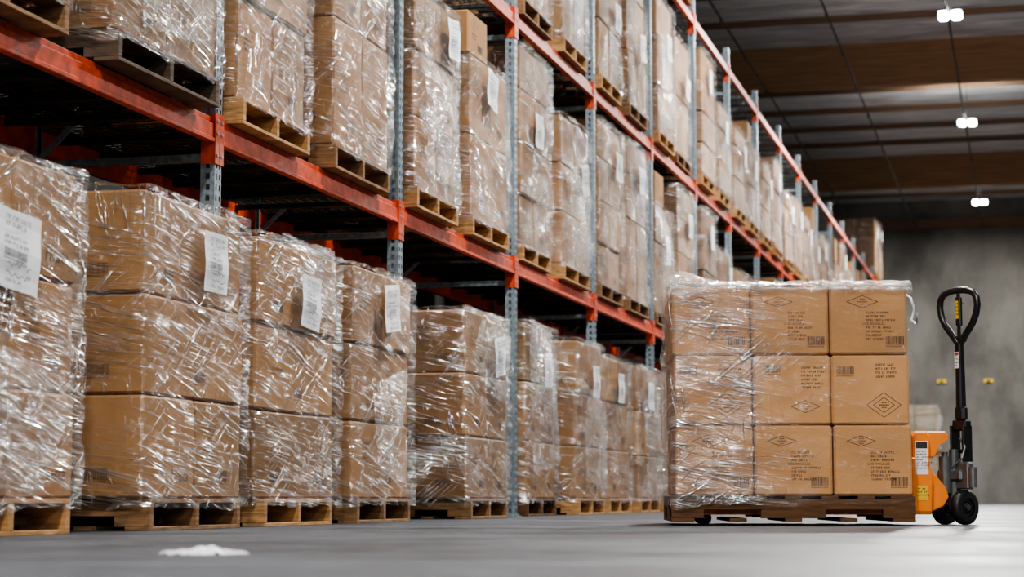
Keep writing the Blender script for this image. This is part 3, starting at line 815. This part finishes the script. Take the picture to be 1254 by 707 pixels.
pm.cbox(-.09, .085, -.045, .045, .235, .30, .012, 0, R45)
pm.cbox(.03, .12, -.025, .025, .19, .34, .008, 0, R45)
pm.cyl(S+ax*.13+Z*.31, S+ax*.13+Z*.20, .024, 14)
pm.tube([S+Vector((-.02, -.05, .31)), S+Vector((.03, -.08, .36)), S+Vector((.05, -.07, .42)), S+Vector((.03, -.03, .47))], .006, 8)
obj('hydraulic_pump', pm.mesh('hydraulic_pump', [M_STEEL]), parent=PJ)
hb = MB(); H0 = S+Vector((.047, 0, 0)); RH = Matrix.Translation(H0) @ Matrix.Rotation(math.radians(ANG), 4, 'Z')
for s in (-1, 1): hb.cbox(s*.042-.007, s*.042+.007, -.045, .03, .34, .54, .003, 0, RH)
hb.cbox(-.049, .049, -.028, .028, .51, .57, .008, 0, RH)
hb.cbox(-.036, .036, -.024, .024, .565, .65, .014, 0, RH)
hb.cyl(H0-ax*.055+Z*.40, H0+ax*.055+Z*.40, .012, 12)
hb.tube([H0+Z*.62, H0+Z*.8, H0+Vector((-.002, 0, 1.0))], [.028, .026, .024], 16)
obj('handle_shaft', hb.mesh('handle_shaft', [M_BLACKP], False), parent=PJ)
T0 = H0+Vector((-.002, 0, 0))
prof = [(0.0, .975), (.018, 1.005), (.055, 1.05), (.098, 1.10), (.124, 1.15), (.134, 1.20), (.128, 1.243), (.102, 1.272), (.055, 1.285), (0, 1.288)]
loop = [T0+ax*a+Z*zz for a, zz in prof]+[T0-ax*a+Z*zz for a, zz in prof[-2:0:-1]]
gm = MB(); gm.tube(loop, .019, 12, closed=True)
gm.cbox(-.045, .045, -.014, .014, 1.0, 1.035, .006, 0, RH)
obj('handle_grip', gm.mesh('handle_grip', [M_BLACKP], True), parent=PJ)
lm = MB(); lm.cyl(T0+Z*1.03, T0+Z*1.275, .010, 12)
lm.cbox(-.018, .018, -.011, .011, 1.09, 1.25, .004, 0, RH)
obj('control_lever', lm.mesh('control_lever', [M_BLACKP]), parent=PJ)
dm = MB(); fr = T0-pr*.0125; dm.quad(fr+Z*1.18, ax, v, -.010, .010, -.05, .05, 0); lines(dm, fr-pr*.001+Z*1.18, ax, v, -.008, .03, .012, 4, .02, random.Random(5), .008)
obj('lever_sticker', dm.mesh('lever_sticker', [M_YEL, M_INKD]), parent=PJ, label='yellow strip sticker')
dm = MB(); fr = H0-pr*.0275+Z*.90; dm.quad(fr, ax, v, -.016, .016, -.045, .045, 0); lines(dm, fr-pr*.001, ax, v, -.012, .02, .02, 4, .018, random.Random(6), .008)
dm.quad(fr-pr*.001, ax, v, -.014, .014, .028, .042, 2)
obj('shaft_sticker', dm.mesh('shaft_sticker', [M_PAPER, M_INKD, M_RED]), parent=PJ, label='white instruction sticker')

# ------------------------------------------------------------------ scrap of film on the floor
mb = MB(); V = []; F = []; n = 28
for j in range(n+1):
    for i in range(n+1):
        x = (i/n-.5)*.22; y = (j/n-.5)*.16
        r = math.hypot(x/.11, y/.08); e = max(0, 1-r**2)
        x *= 1+.35*noise.noise(Vector((x*20, y*20, 1))); y *= 1+.4*noise.noise(Vector((x*20, y*20, 5)))
        V.append((x, y, .001+e*.010+.022*abs(noise.noise(Vector((x*22, y*22, 3))))*(e**.5)))
for j in range(n):
    for i in range(n):
        if math.hypot((i+.5)/n-.5, (j+.5)/n-.5)+.07*noise.noise(Vector((i*.4, j*.4, 0))) < .5:
            a = j*(n+1)+i; F.append([a, a+1, a+n+2, a+n+1])
mb.add(V, F)
thing('plastic_scrap', 'crumpled scrap of white film lying on the floor', 'litter', (-2.02, 4.74, 0), (0, 0, .25), mesh=mb.mesh('plastic_scrap', [M_BUNCH], True))

# ------------------------------------------------------------------ camera, world
w = bpy.data.worlds.new('World'); SC.world = w; w.use_nodes = True
w.node_tree.nodes['Background'].inputs[0].default_value = (.6, .65, .7, 1); w.node_tree.nodes['Background'].inputs[1].default_value = .2
cd = bpy.data.cameras.new('Camera'); cd.lens = 70; cd.sensor_width = 36; cd.clip_end = 200
cam = bpy.data.objects.new('Camera', cd); COL.objects.link(cam)
cam.location = (0, 0, 0.14); cam.rotation_euler = (math.radians(90+6.03), 0, math.radians(14.43))
cd.dof.use_dof = True; cd.dof.focus_distance = 10.6; cd.dof.aperture_fstop = 3.0
SC.camera = cam
